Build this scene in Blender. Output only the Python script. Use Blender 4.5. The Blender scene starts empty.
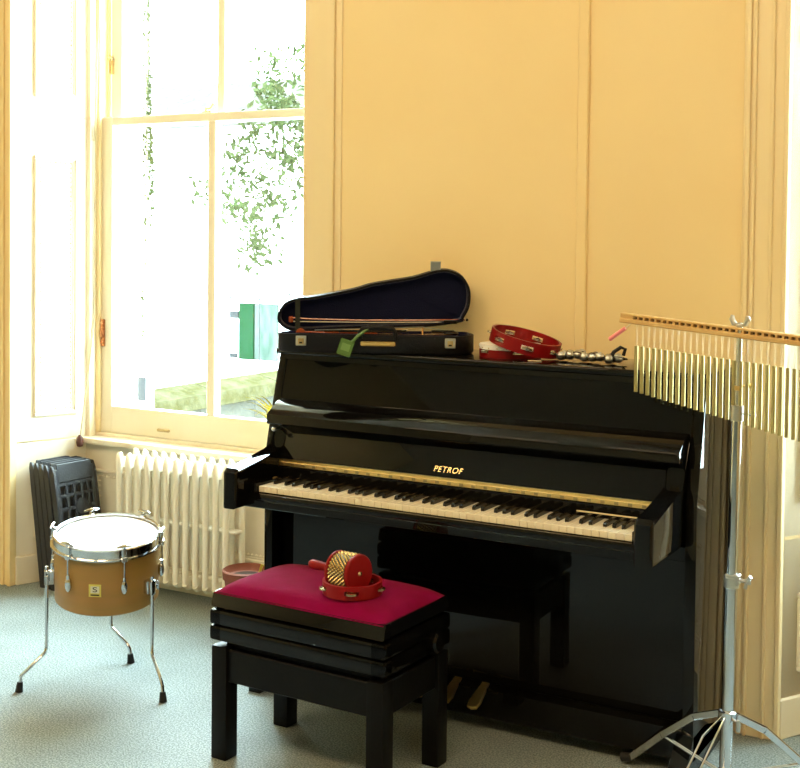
import bpy, bmesh, math, random
from mathutils import Matrix, Vector
random.seed(4)
PI = math.pi
SC = bpy.context.scene
COL = SC.collection

# ------------------------------------------------------------------ camera
CAM = Vector((1.7157, -3.8411, 1.5026))
yaw, pitch, roll = math.radians(29.7044), math.radians(1.6574), math.radians(0.5702)
fw = Vector((-math.sin(yaw) * math.cos(pitch), math.cos(yaw) * math.cos(pitch), -math.sin(pitch)))
rt = Vector((math.cos(yaw), math.sin(yaw), 0))
up = rt.cross(fw)
Rv = rt * math.cos(roll) + up * math.sin(roll)
Uv = up * math.cos(roll) - rt * math.sin(roll)
cam = bpy.data.cameras.new('camera')
cam.sensor_width = 36
cam.sensor_fit = 'HORIZONTAL'
cam.lens = 1264.3757 * 36 / 800
cam.shift_x = (400 - 394.62) / 800
cam.shift_y = (271.63 - 384) / 800
cam.clip_end = 300
camo = bpy.data.objects.new('camera', cam)
COL.objects.link(camo)
m = Matrix((Rv, Uv, -fw)).transposed().to_4x4()
m.translation = CAM
camo.matrix_world = m
SC.camera = camo

# ------------------------------------------------------------------ world, light, exposure
w = bpy.data.worlds.new('overcast_sky')
SC.world = w
w.use_nodes = True
wn = w.node_tree
bg = wn.nodes['Background']
bg.inputs[0].default_value = (0.70, 0.91, 1.0, 1)
bg.inputs[1].default_value = 46.0
SC.view_settings.view_transform = 'Standard'
SC.view_settings.look = 'None'
SC.view_settings.gamma = 1
SC.view_settings.use_curve_mapping = False
SC.view_settings.exposure = 0.0


def portal(name, loc, sx, sy):
    l = bpy.data.lights.new(name, 'AREA')
    l.shape = 'RECTANGLE'; l.size = sx; l.size_y = sy
    l.cycles.is_portal = True
    o = bpy.data.objects.new(name, l); COL.objects.link(o)
    o.location = loc; o.rotation_euler = (PI / 2, 0, PI)      # emits towards -y (into the room)
    o.rotation_euler = (-PI / 2, 0, 0)
    return o


portal('window_portal', (-1.59, .56, 1.85), 1.4, 2.5)
portal('window_portal', (1.42, .56, 1.85), 1.0, 2.5)
LAMPS = [(-1.6, -3.3, 54), (0.9, -3.3, 54), (3.2, -3.1, 26)]
for lx, ly, lp in LAMPS:                                      # warm strip lamps under the ceiling, tipped to the piano wall
    l = bpy.data.lights.new('ceiling_strip_light', 'AREA')
    l.shape = 'RECTANGLE'; l.size = 2.0; l.size_y = .5
    l.energy = lp; l.color = (1, .68, .37)
    o = bpy.data.objects.new('ceiling_strip_light', l); COL.objects.link(o)
    o.location = (lx, ly, 3.38); o.rotation_euler = (math.radians(50), 0, 0)

# ------------------------------------------------------------------ materials


def mat(name, col, rough=.5, metal=0, coat=0, spec=.5, noise=None, bump=None, sheen=0, ior=1.5, coat_rough=.03, subs=0):
    m = bpy.data.materials.new(name)
    m.use_nodes = True
    n = m.node_tree; b = n.nodes['Principled BSDF']
    b.inputs['Base Color'].default_value = (*col, 1)
    b.inputs['Roughness'].default_value = rough
    b.inputs['Metallic'].default_value = metal
    b.inputs['Coat Weight'].default_value = coat
    b.inputs['Coat Roughness'].default_value = coat_rough
    b.inputs['IOR'].default_value = ior
    b.inputs['Specular IOR Level'].default_value = spec
    if sheen:
        b.inputs['Sheen Weight'].default_value = sheen
        b.inputs['Sheen Roughness'].default_value = .35
    tc = None
    if noise or bump:
        tc = n.nodes.new('ShaderNodeTexCoord')
    if noise:                                   # (scale, second colour, amount, stretch)
        sc, c2, amt, st = noise
        mp = n.nodes.new('ShaderNodeMapping'); mp.inputs['Scale'].default_value = st
        nt = n.nodes.new('ShaderNodeTexNoise'); nt.inputs['Scale'].default_value = sc; nt.inputs['Detail'].default_value = 6
        rp = n.nodes.new('ShaderNodeValToRGB')
        rp.color_ramp.elements[0].position = .35; rp.color_ramp.elements[1].position = .7
        rp.color_ramp.elements[0].color = (*col, 1)
        rp.color_ramp.elements[1].color = (*[col[i] * (1 - amt) + c2[i] * amt for i in range(3)], 1)
        n.links.new(tc.outputs['Object'], mp.inputs[0]); n.links.new(mp.outputs[0], nt.inputs['Vector'])
        n.links.new(nt.outputs['Fac'], rp.inputs[0]); n.links.new(rp.outputs[0], b.inputs['Base Color'])
    if bump:                                    # (scale, strength)
        nt = n.nodes.new('ShaderNodeTexNoise'); nt.inputs['Scale'].default_value = bump[0]; nt.inputs['Detail'].default_value = 5
        bp = n.nodes.new('ShaderNodeBump'); bp.inputs['Strength'].default_value = bump[1]; bp.inputs['Distance'].default_value = .01
        n.links.new(tc.outputs['Object'], nt.inputs['Vector']); n.links.new(nt.outputs['Fac'], bp.inputs['Height'])
        n.links.new(bp.outputs[0], b.inputs['Normal'])
    return m


M = {}
M['wall'] = mat('yellow_plaster', (.84, .66, .34), .7, noise=(1.6, (.80, .60, .29), .6, (1, 1, 1)), bump=(14, .06))
M['trim'] = mat('cream_gloss_paint', (.85, .78, .62), .32, noise=(5, (.81, .73, .55), .5, (1, 1, .4)), bump=(30, .04))
M['trim_y'] = mat('yellowed_cream_paint', (.83, .69, .41), .35, noise=(4, (.79, .63, .35), .6, (1, 1, .3)), bump=(30, .04))
M['carve'] = mat('carved_cream_paint', (.88, .80, .62), .4)
M['sash'] = mat('sash_paint', (.83, .75, .58), .3, noise=(7, (.79, .69, .50), .5, (1, 1, .4)))
M['ceil'] = mat('ceiling_white', (.85, .82, .74), .9)
M['radiator'] = mat('radiator_enamel', (.90, .86, .72), .3, noise=(9, (.86, .81, .66), .4, (1, 1, .5)), bump=(40, .05))
M['floor'] = None
M['black'] = mat('black_polyester', (.003, .0028, .0025), .03, coat=0, spec=.26, ior=1.5)
M['satin'] = mat('black_satin_wood', (.003, .0027, .0023), .42, spec=.14, bump=(60, .03))
M['ivory'] = mat('ivory_key', (.86, .78, .60), .25)
M['ebony'] = mat('ebony_key', (.004, .004, .004), .2)
M['brass'] = mat('polished_brass', (.85, .63, .27), .30, 1)
M['brassdull'] = mat('worn_brass', (.62, .47, .24), .38, 1, noise=(40, (.3, .2, .1), .6, (1, 1, 1)))
M['chrome'] = mat('chrome', (.62, .64, .66), .10, 1)
M['steel'] = mat('dull_steel', (.55, .55, .53), .3, 1)
M['rubber'] = mat('black_rubber', (.01, .01, .01), .6)
M['velvet'] = mat('crimson_velvet', (.155, .0006, .022), .85, sheen=.04, noise=(7, (.23, .0015, .055), .8, (1, 1, 1)), bump=(300, .2), spec=.04)
M['red'] = mat('red_lacquer', (.20, .002, .003), .3, spec=.25)
M['redwood'] = mat('red_stained_wood', (.215, .003, .003), .36, spec=.2)
M['gold'] = mat('brass_bead', (.78, .62, .32), .25, 1)
M['tube'] = mat('champagne_metal', (.52, .44, .20), .42, 1)
M['skin'] = mat('drum_skin', (.88, .87, .84), .55)
M['tan'] = mat('caramel_shell', (.30, .175, .036), .42, coat=.2, noise=(3, (.35, .18, .04), .8, (1, 1, 14)), coat_rough=.2)
M['badge'] = mat('badge_yellow', (.66, .60, .12), .4)
M['badgew'] = mat('badge_pale', (.70, .72, .58), .4)
M['ink'] = mat('ink_black', (.01, .01, .01), .4)
M['caseout'] = mat('black_leatherette', (.005, .005, .006), .45, spec=.25, bump=(220, .25))
M['casein'] = mat('navy_velvet', (.006, .008, .028), .9, sheen=.25, bump=(250, .2), spec=.1)
M['strap'] = mat('dark_green_webbing', (.012, .018, .012), .8)
M['green'] = mat('green_luggage_tag', (.08, .17, .035), .5)
M['spruce'] = mat('varnished_spruce', (.62, .36, .12), .25, coat=.5)
M['maple'] = mat('red_brown_maple', (.24, .045, .012), .25, coat=.5)
M['hair'] = mat('bow_hair', (.80, .74, .60), .5)
M['barwood'] = mat('pale_maple_bar', (.62, .40, .15), .4, noise=(5, (.52, .31, .10), .8, (2, 30, 30)), bump=(60, .05))
M['pink'] = mat('pink_plastic', (.85, .25, .25), .35)
M['string'] = mat('nylon_string', (.85, .78, .55), .5)
M['plastic'] = mat('charcoal_plastic', (.022, .024, .027), .38, bump=(120, .08))
M['plastic_lit'] = mat('lit_black_plastic', (.030, .034, .039), .42, bump=(120, .08))  # the same black plastic, light falling on it put into a paler slate tone
M['terracotta'] = mat('terracotta', (.20, .05, .02), .6, bump=(60, .1))
M['soil'] = mat('soil', (.04, .025, .015), .9, bump=(60, .4))
M['leaf'] = mat('yellow_green_leaf', (.50, .42, .05), .45)
M['cord'] = mat('hemp_cord', (.42, .33, .18), .9)
M['reflect_pale'] = mat('pale_strip', (.75, .62, .38), .6)  # pale tone of the reflected line at the treble keys
M['card'] = mat('pale_card', (.80, .66, .42), .7)
M['render'] = mat('white_render', (.85, .86, .84), .9, spec=0, noise=(3, (.8, .82, .82), .5, (1, 1, 1)))
M['stone'] = mat('parapet_stone', (.042, .042, .036), .9, spec=0, noise=(6, (.024, .023, .016), .8, (1, 1, 1)), bump=(20, .4))
M['moss'] = mat('mossy_coping', (.026, .024, .010), .95, spec=0, noise=(14, (.045, .043, .026), .8, (1, 1, 1)), bump=(30, .6))
M['gdoor'] = mat('green_door_paint', (.004, .018, .007), .7, spec=0, noise=(9, (.008, .022, .012), .8, (1, 1, .5)))
M['pgreen'] = mat('pale_green_paint', (.022, .034, .027), .8, spec=0, noise=(6, (.05, .06, .05), .9, (1, 1, .3)))
M['paving'] = mat('pale_paving', (.6, .6, .56), .9, spec=0, bump=(10, .2))
M['treeleaf'] = mat('tree_leaf', (.017, .023, .0085), .6, spec=0, noise=(2, (.03, .032, .015), .9, (1, 1, 1)))
M['bark'] = mat('bark', (.12, .10, .07), .9)
M['greywin'] = mat('grey_window', (.008, .009, .010), .4, spec=.1)
M['ironrail'] = mat('iron_rail', (.01, .01, .01), .5, spec=.2)


def floor_mat():
    m = bpy.data.materials.new('blue_grey_carpet'); m.use_nodes = True
    n = m.node_tree; L = n.links.new; b = n.nodes['Principled BSDF']
    b.inputs['Roughness'].default_value = .62
    b.inputs['Specular IOR Level'].default_value = .25
    tc = n.nodes.new('ShaderNodeTexCoord')
    def noise(s, d=4):
        t = n.nodes.new('ShaderNodeTexNoise'); t.inputs['Scale'].default_value = s; t.inputs['Detail'].default_value = d
        L(tc.outputs['Object'], t.inputs['Vector']); return t
    f = noise(190, 2); g = noise(2.2, 5); h = noise(60, 3)
    r1 = n.nodes.new('ShaderNodeValToRGB')
    r1.color_ramp.elements[0].position = .40; r1.color_ramp.elements[0].color = (.155, .195, .195, 1)
    r1.color_ramp.elements[1].position = .60; r1.color_ramp.elements[1].color = (.39, .45, .44, 1)
    L(f.outputs['Fac'], r1.inputs[0])
    r2 = n.nodes.new('ShaderNodeValToRGB')
    r2.color_ramp.elements[0].position = .35; r2.color_ramp.elements[0].color = (.78, .78, .76, 1)
    r2.color_ramp.elements[1].position = .65; r2.color_ramp.elements[1].color = (1.0, 1.0, 1.0, 1)
    L(g.outputs['Fac'], r2.inputs[0])
    mx = n.nodes.new('ShaderNodeMix'); mx.data_type = 'RGBA'; mx.blend_type = 'MULTIPLY'; mx.inputs[0].default_value = 1
    L(r1.outputs[0], mx.inputs[6]); L(r2.outputs[0], mx.inputs[7])
    L(mx.outputs[2], b.inputs['Base Color'])
    bp = n.nodes.new('ShaderNodeBump'); bp.inputs['Strength'].default_value = .25; bp.inputs['Distance'].default_value = .004
    L(h.outputs['Fac'], bp.inputs['Height']); L(bp.outputs[0], b.inputs['Normal'])
    return m


M['floor'] = floor_mat()


def glass_mat():
    m = bpy.data.materials.new('window_glass'); m.use_nodes = True
    n = m.node_tree; L = n.links.new
    for x in list(n.nodes):
        n.nodes.remove(x)
    out = n.nodes.new('ShaderNodeOutputMaterial'); t = n.nodes.new('ShaderNodeBsdfTransparent'); g = n.nodes.new('ShaderNodeBsdfGlossy')
    t.inputs[0].default_value = (.98, .99, .985, 1)
    g.inputs['Roughness'].default_value = .02
    lw = n.nodes.new('ShaderNodeLayerWeight'); lw.inputs[0].default_value = .5
    pw = n.nodes.new('ShaderNodeMath'); pw.operation = 'POWER'; pw.inputs[1].default_value = 5
    fr = n.nodes.new('ShaderNodeMath'); fr.operation = 'MULTIPLY_ADD'; fr.inputs[1].default_value = .9; fr.inputs[2].default_value = .035
    L(lw.outputs['Facing'], pw.inputs[0]); L(pw.outputs[0], fr.inputs[0])
    mx = n.nodes.new('ShaderNodeMixShader')
    L(fr.outputs[0], mx.inputs[0]); L(t.outputs[0], mx.inputs[1]); L(g.outputs[0], mx.inputs[2]); L(mx.outputs[0], out.inputs[0])
    return m


M['glass'] = glass_mat()

# ------------------------------------------------------------------ builders
WM = {}


def frame_of(d):
    """matrix whose Z column is direction d"""
    d = Vector(d).normalized()
    return d.to_track_quat('Z', 'Y').to_matrix().to_4x4()


class B:
    def __init__(s):
        s.bm = bmesh.new()

    def _add(s, verts, faces):
        vs = [s.bm.verts.new(v) for v in verts]
        fs = []
        for f in faces:
            try:
                fs.append(s.bm.faces.new([vs[i] for i in f]))
            except ValueError:
                pass
        big = [f for f in fs if len(f.verts) > 12]
        if big:
            bmesh.ops.triangulate(s.bm, faces=big, ngon_method='EAR_CLIP')
            fs = [f for f in fs if f.is_valid]
        return vs, fs

    def box(s, x0, x1, y0, y1, z0, z1, bev=0, seg=1, mx=None):
        v = [(x, y, z) for z in (z0, z1) for y in (y0, y1) for x in (x0, x1)]
        if mx:
            v = [mx @ Vector(p) for p in v]
        vs, fs = s._add(v, [(0, 2, 3, 1), (4, 5, 7, 6), (0, 1, 5, 4), (2, 6, 7, 3), (0, 4, 6, 2), (1, 3, 7, 5)])
        if bev:
            es = list({e for f in fs for e in f.edges})
            bmesh.ops.bevel(s.bm, geom=es, offset=bev, segments=seg, profile=.6, affect='EDGES')
        return s

    def prism(s, poly, axis, a0, a1, bev=0, mx=None, seg=1):
        """poly in the two other axes (order x,y,z without axis) swept along axis"""
        def P(p, a):
            q = list(p); q.insert(axis, a); q = Vector(q)
            return mx @ q if mx else q
        n = len(poly)
        vs = [P(p, a0) for p in poly] + [P(p, a1) for p in poly]
        fs = [tuple(range(n))[::-1], tuple(range(n, 2 * n))] + [(i, (i + 1) % n, n + (i + 1) % n, n + i) for i in range(n)]
        v, f = s._add(vs, fs)
        if bev:
            es = list(set(f[0].edges) | set(f[1].edges))
            bmesh.ops.bevel(s.bm, geom=es, offset=bev, segments=seg, profile=.6, affect='EDGES')
        return s

    def cyl(s, p0, p1, r0, r1=None, n=12, caps=True):
        r1 = r0 if r1 is None else r1
        p0, p1 = Vector(p0), Vector(p1)
        F = frame_of(p1 - p0).to_3x3()
        v = []
        for p, r in ((p0, r0), (p1, r1)):
            for i in range(n):
                a = 2 * PI * i / n
                v.append(p + F @ Vector((r * math.cos(a), r * math.sin(a), 0)))
        f = [(i, (i + 1) % n, n + (i + 1) % n, n + i) for i in range(n)]
        if caps:
            f += [tuple(range(n))[::-1], tuple(range(n, 2 * n))]
        s._add(v, f)
        return s

    def tube(s, pts, r, n=8, close=False, rr=None, flat=None):
        """sweep a circle (or ellipse flat=(a,b)) along pts"""
        pts = [Vector(p) for p in pts]
        N = len(pts); rings = []
        T = []
        for i in range(N):
            if close:
                t = pts[(i + 1) % N] - pts[i - 1]
            else:
                t = pts[min(i + 1, N - 1)] - pts[max(i - 1, 0)]
            T.append(t.normalized())
        u = T[0].orthogonal().normalized()
        for i in range(N):
            u = (u - T[i] * u.dot(T[i]))
            u = u.normalized() if u.length > 1e-6 else T[i].orthogonal().normalized()
            v = T[i].cross(u)
            q = rr[i] if rr else r
            rings.append([pts[i] + u * (q * math.cos(2 * PI * k / n)) + v * (q * math.sin(2 * PI * k / n)) for k in range(n)])
        V = [p for r_ in rings for p in r_]
        F = []
        for i in range(N if close else N - 1):
            j = (i + 1) % N
            for k in range(n):
                F.append((i * n + k, i * n + (k + 1) % n, j * n + (k + 1) % n, j * n + k))
        if not close:
            F += [tuple(range(n))[::-1], tuple((N - 1) * n + k for k in range(n))]
        s._add(V, F)
        return s

    def lathe(s, prof, mx=None, n=32, close=False):
        """prof list of (r,z); revolved round local z"""
        mx = mx or Matrix.Identity(4)
        V = []; F = []
        for r, z in prof:
            for k in range(n):
                a = 2 * PI * k / n
                V.append(mx @ Vector((r * math.cos(a), r * math.sin(a), z)))
        m_ = len(prof)
        for i in range(m_ if close else m_ - 1):
            j = (i + 1) % m_
            for k in range(n):
                F.append((i * n + k, i * n + (k + 1) % n, j * n + (k + 1) % n, j * n + k))
        if not close:
            if prof[0][0] > 1e-6: F.append(tuple(range(n))[::-1])
            if prof[-1][0] > 1e-6: F.append(tuple((m_ - 1) * n + k for k in range(n)))
        s._add(V, F)
        bmesh.ops.remove_doubles(s.bm, verts=s.bm.verts, dist=1e-6)
        return s

    def ball(s, c, r, sc=(1, 1, 1), n=12, mx=None):
        X = Matrix.Translation(c) @ (mx or Matrix.Identity(4)) @ Matrix.Diagonal((*sc, 1))
        bmesh.ops.create_uvsphere(s.bm, u_segments=n, v_segments=max(6, n // 2), radius=r, matrix=X)
        return s

    def build(s, name, material, parent=None, world=True, angle=35, loc=None, recalc=True):
        if recalc:
            bmesh.ops.recalc_face_normals(s.bm, faces=s.bm.faces)
        if parent is not None and world:
            s.bm.transform(WM[parent.name].inverted())
        if loc is not None:
            s.bm.transform(Matrix.Translation(-Vector(loc)))
        me = bpy.data.meshes.new(name)
        s.bm.to_mesh(me); s.bm.free()
        for p in me.polygons:
            p.use_smooth = True
        me.set_sharp_from_angle(angle=math.radians(angle))
        me.materials.append(material if not isinstance(material, str) else M[material])
        o = bpy.data.objects.new(name, me); COL.objects.link(o)
        mw = Matrix.Identity(4)
        if parent is not None:
            o.parent = parent; mw = WM[parent.name].copy()
        if loc is not None:
            o.location = loc; mw = mw @ Matrix.Translation(loc)
        WM[o.name] = mw
        return o


def tag(o, label=None, cat=None, group=None, kind=None):
    if label: o['label'] = label
    if cat: o['category'] = cat
    if group: o['group'] = group
    if kind: o['kind'] = kind
    return o


def empty(name, loc, rz=0, mx=None):
    o = bpy.data.objects.new(name, None); COL.objects.link(o)
    o.empty_display_size = .05
    W = mx if mx is not None else Matrix.Translation(loc) @ Matrix.Rotation(rz, 4, 'Z')
    o.matrix_basis = W
    WM[o.name] = W.copy()
    return o


def share(src, name, parent, mx):
    """another object on src's mesh"""
    o = bpy.data.objects.new(name, src.data); COL.objects.link(o)
    o.parent = parent; o.matrix_basis = mx
    WM[o.name] = (WM[parent.name] if parent else Matrix.Identity(4)) @ mx
    return o


def copy_tree(src, parent=None, first=True):
    c = src.copy(); COL.objects.link(c)
    if parent is not None: c.parent = parent
    WM[c.name] = WM[src.name].copy()
    for ch in KIDS(src):
        copy_tree(ch, c, False)
    return c


def KIDS(o):
    return [x for x in list(COL.objects) if x.parent == o]


def struct(b, name, material, **k):
    o = b.build(name, material, **k)
    return tag(o, kind='structure')


# ================================================================== SETTING
H = 3.5
XL, XR, YF = -3.7, 4.3, -8.5
tag(B().box(XL - .2, XR + .2, YF - .2, .55, -.1, 0).build('floor', 'floor'), kind='structure')
tag(B().box(XL - .2, XR + .2, YF - .2, .7, H, H + .15).build('ceiling', 'ceil'), kind='structure')
struct(B().box(XL - .2, XL, YF - .2, .7, 0, H), 'wall_left', 'wall')
struct(B().box(XR, XR + .2, YF - .2, .7, 0, H), 'wall_right', 'wall')
struct(B().box(XL - .2, XR + .2, YF - .2, YF, 0, H), 'wall_front', 'wall')
LX0, LX1 = -2.32, -.850       # left window opening at the wall face
RX0, RX1 = .86, 1.95         # right window opening, unseen far side drawn in to cut its daylight
WH = 3.12                    # head
YB = .30                     # depth of the recess
b = B()
b.box(XL, LX0, 0, .55, 0, H)
b.prism([(LX1, 0), (RX0, 0), (RX0 + .17, YB), (RX0 + .17, .55), (LX1 - .10, .55), (LX1 - .10, YB)], 2, 0, H)
b.box(RX1, XR, 0, .55, 0, H)
b.box(LX0, LX1, 0, .55, WH, H)
b.box(RX0, RX1, 0, .55, WH, H)
struct(b, 'wall_back', 'wall')
# raised strip of plaster on the wall and shallow return beside the left window
o = struct(B().box(.200, .238, -.012, .004, .12, H - .02, .004), 'trim_1', 'wall')


def profile_trim(name, xs, z0, z1, material='trim_y'):
    """xs: list of (x0,x1,projection) bands"""
    b = B()
    for x0, x1, p in xs:
        b.box(x0, x1, -p, .004, z0, z1, .0025)
    return struct(b, name, material)


profile_trim('trim_2', [(-.853, -.724, .016), (-.728, -.697, .005)], 0, WH + .1, 'trim_y')
profile_trim('trim_3', [(.733, .744, .010), (.742, .757, .026), (.755, .766, .018), (.764, .775, .030), (.773, .868, .022), (.818, .828, .030), (.858, .872, .034)], 0, WH + .1, 'trim_y')
profile_trim('trim_4', [(-2.335, -2.315, .034), (-2.358, -2.333, .024), (-2.372, -2.356, .034), (-2.43, -2.37, .026), (-2.45, -2.43, .012)], 0, WH + .1, 'wall')
profile_trim('trim_5', [(1.94, 2.08, .03), (2.07, 2.11, .018)], 0, WH + .1)
for x0, x1, k in ((-3.7, -2.45, 1), (-.70, .733, 2), (2.11, 4.3, 3)):
    struct(B().box(x0, x1, -.022, .004, 0, .17, .004).box(x0, x1, -.014, .004, .17, .19, .003), 'baseboard_back_%d' % k, 'trim_y')


def carved_panel(bmf, beads, mx, w, h):
    """raised moulding round a sunk field, local x right 0..w, z up 0..h, face towards -y"""
    t = .016
    for (x0, x1, z0, z1) in ((0, w, 0, t), (0, w, h - t, h), (0, t, t, h - t), (w - t, w, t, h - t)):
        bmf.box(x0, x1, -.012, .004, z0, z1, .004, mx=mx)
    t2 = .034
    for (x0, x1, z0, z1) in ((t, w - t, t, t + .006), (t, w - t, h - t - .006, h - t), (t, t + .006, t, h - t), (w - t - .006, w - t, t, h - t)):
        bmf.box(x0, x1, -.005, .003, z0, z1, 0, mx=mx)
    d = t + .015
    def bead(x, z, horiz):
        q = [(-.008, -.005), (0, -.0065), (.008, -.005)]
        a, c = (.0085, .0065) if horiz else (.0065, .0085)
        v = [(x - a, 0, z), (x, 0, z - c), (x + a, 0, z), (x, 0, z + c), (x, -.008, z)]
        v = [mx @ Vector(p) for p in v]
        beads._add(v, [(0, 1, 4), (1, 2, 4), (2, 3, 4), (3, 0, 4)])
    nx = max(2, int((w - 2 * d) / .02)); nz = max(2, int((h - 2 * d) / .02))
    for i in range(nx + 1):
        x = d + (w - 2 * d) * i / nx
        bead(x, d, True); bead(x, h - d, True)
    for i in range(1, nz):
        z = d + (h - 2 * d) * i / nz
        bead(d, z, False); bead(w - d, z, False)


def reveal(name, p0, p1, k):
    """panelled shutter and dado lining of a window reveal from p0 (arris) to p1 (inner corner)"""
    p0 = Vector((*p0, 0)); p1 = Vector((*p1, 0))
    d = p1 - p0; L = d.length; ang = math.atan2(d.y, d.x)
    mx = Matrix.Translation(p0) @ Matrix.Rotation(ang, 4, 'Z')
    r = empty(name, (0, 0, 0), mx=mx); tag(r, kind='structure')
    I = Matrix.Identity(4)
    B().box(0, L, .0, .03, 0, .600, .002).build('dado_panel', 'trim', r, world=False)
    B().box(0, L, .0, .03, .606, 2.0, .002).box(0, L, 0, .03, 1.99, WH, .002).build('shutter_board', 'trim', r, world=False)
    B().box(0, L, -.016, .0, 0, .12, .003).build('skirting', 'trim', r, world=False)
    for (z0, z1) in ((.19, .43), (.71, 1.83), (2.075, 2.95)):
        f = B(); bd = B()
        T = Matrix.Translation((.082, 0, z0))
        carved_panel(f, bd, T, L - .125, z1 - z0)
        pm = f.build('panel_moulding', 'trim', r, world=False)
        tag(bd.build('carved_beading', 'carve', pm, world=False), kind='stuff')
    return r


reveal('trim_6', (LX0, 0), (-2.20, YB), 0)
reveal('trim_7', (RX0, 0), (RX0 + .17, YB), 0)
# right hand reveals (turned from the camera)
for nm, a, c in (('trim_8', LX1, LX1 - .10), ('trim_9', RX1, RX1 - .10)):
    struct(B().prism([(a, 0), (a - .004, 0), (c - .004, YB), (c, YB)], 2, 0, WH), nm, 'trim')


def apron(name, x0, x1):
    r = empty(name, (x0, YB, 0)); tag(r, kind='structure')
    B().box(x0 - .05, x1 + .05, YB, .55, 0, .58).build('apron_board', 'trim', r)
    B().box(x0, x1, YB - .016, YB, 0, .12, .003).box(x0, x1, YB - .010, YB, .12, .14, .003).build('skirting', 'trim', r)
    w = (x1 - x0 - .14) / 2
    for i in range(2):
        f = B(); bd = B()
        carved_panel(f, bd, Matrix.Translation((x0 + .05 + i * (w + .04), YB, .17)), w, .30)
        pm = f.build('panel_moulding', 'trim', r)
        tag(bd.build('carved_beading', 'carve', pm), kind='stuff')
    B().box(x0 - .02, x1 + .02, YB - .045, .40, .583, .607, .006, 2).build('window_board', 'sash', r)
    return r


apron('trim_10', -2.20, LX1 - .10)
apron('trim_11', RX0 + .17, RX1 - .10)


def window(name, xa, xb, detail=True):
    """double hung sash window between xa and xb"""
    r = empty(name, ((xa + xb) / 2, .4, .6)); tag(r, kind='structure')
    xm = (xa + xb) / 2
    # box frame and beads
    B().box(xa - .02, xa + .035, .30, .55, .6, WH).box(xb - .035, xb + .02, .30, .55, .6, WH).box(xa, xb, .30, .55, WH - .05, WH) \
       .box(xa, xb, .34, .60, .585, .622, .004).build('box_frame', 'sash', r)
    b = B()
    for x0, x1, y0 in ((xa + .033, xa + .056, .335), (xb - .056, xb - .033, .335)):
        b.box(x0, x1, y0, .352, .62, WH, .003)
    b.box(xa + .03, xa + .05, .40, .412, .62, WH).box(xb - .05, xb - .03, .40, .412, .62, WH)
    b.build('parting_beads', 'trim_y', r)
    sx0, sx1 = xa + .050, xb - .050
    def sash(nm, y0, y1, z0, z1, bot, top, bar):
        s = B().box(sx0, sx0 + .064, y0, y1, z0, z1, .003).box(sx1 - .050, sx1, y0, y1, z0, z1, .003).build(nm, 'sash', r)
        B().box(sx0 + .055, sx1 - .045, y0 + .0015, y1 - .0015, z0 + .001, z0 + bot, .002).build('bottom_rail', 'sash', s)
        B().box(sx0 + .055, sx1 - .045, y0 + .0015, y1 - .0015, z1 - top, z1 - .001, .002).build('top_rail', 'sash', s)
        B().box(bar - .021, bar + .021, y0 + .004, y1, z0 + bot - .002, z1 - top + .002, .004).build('glazing_bar', 'sash', s)
        ym = (y0 + y1) / 2 + .004
        for a, c in ((sx0 + .060, bar - .018), (bar + .018, sx1 - .045)):
            B().box(a, c, ym, ym + .003, z0 + bot - .005, z1 - top + .005).build('pane', 'glass', s)
        return s
    ls = sash('lower_sash', .352, .398, .622, 2.005, .118, .036, xm + .012)
    us = sash('upper_sash', .412, .456, 1.968, WH - .05, .036, .05, xm + .012)
    if detail:
        f = B()
        xm_ = xm; f.box(xm - .045, xm + .005, .36, .385, 2.005, 2.011, .001).cyl((xm - .03, .372, 2.01), (xm - .03, .372, 2.028), .007, .004)
        f.tube([(xm - .03, .372, 2.02), (xm - .005, .372, 2.026), (xm + .008, .372, 2.045)], .004)
        f.build('sash_fastener', 'brassdull', ls)
        B().box(-1.835, -1.77, .338, .352, .652, .664, .003).build('sash_lift', 'brassdull', ls)
        f = B().box(sx0 + .005, sx0 + .027, .343, .352, 1.00, 1.12, .003).ball((sx0 + .016, .339, 1.06), .012, (.9, .6, 1.9))
        f.ball((sx0 + .016, .342, 1.10), .008).ball((sx0 + .016, .342, 1.02), .008)
        f.build('pull_plate', mat('copper_plate', (.42, .17, .07), .4, 1), ls)
        B().cyl((xa + .06, .41, 2.20), (xa + .06, .41, 2.26), .009).ball((xa + .06, .40, 2.27), .010).build('pulley', 'brassdull', r)
    return r


window('window_1', -2.215, -.93)
window('window_2', 1.02, 1.86, False)
# hanging cords by the left jamb
for i, (xt, xb_, sag, yy) in enumerate(((-2.145, -2.185, .0, .318), (-2.158, -2.172, .012, .312))):
    pts = []
    for k in range(15):
        t = k / 14
        z = 3.05 - t * (3.05 - (.60 if i == 0 else 1.9))
        pts.append((xt + (xb_ - xt) * t + sag * math.sin(PI * t) + .004 * math.sin(t * 9), yy - (.075 * max(0, t - .8) / .2 if i == 0 else 0), z))
    root = empty('sash_cord', pts[-1])
    B().tube(pts, .0028, 6).build('cord', 'cord', root)
    if i == 0:
        e = Vector(pts[-1])
        B().lathe([(.004, .02), (.013, .008), (.016, -.012), (.012, -.03), (.0, -.034)], Matrix.Translation(e), 12).build('wooden_acorn', mat('dark_acorn', (.09, .03, .02), .5), root)
        tag(root, 'long sash cord with a dark wooden acorn hanging beside the bright window', 'cord')
    else:
        tag(root, 'short upper window cord close to the sash pulley', 'cord')

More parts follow.
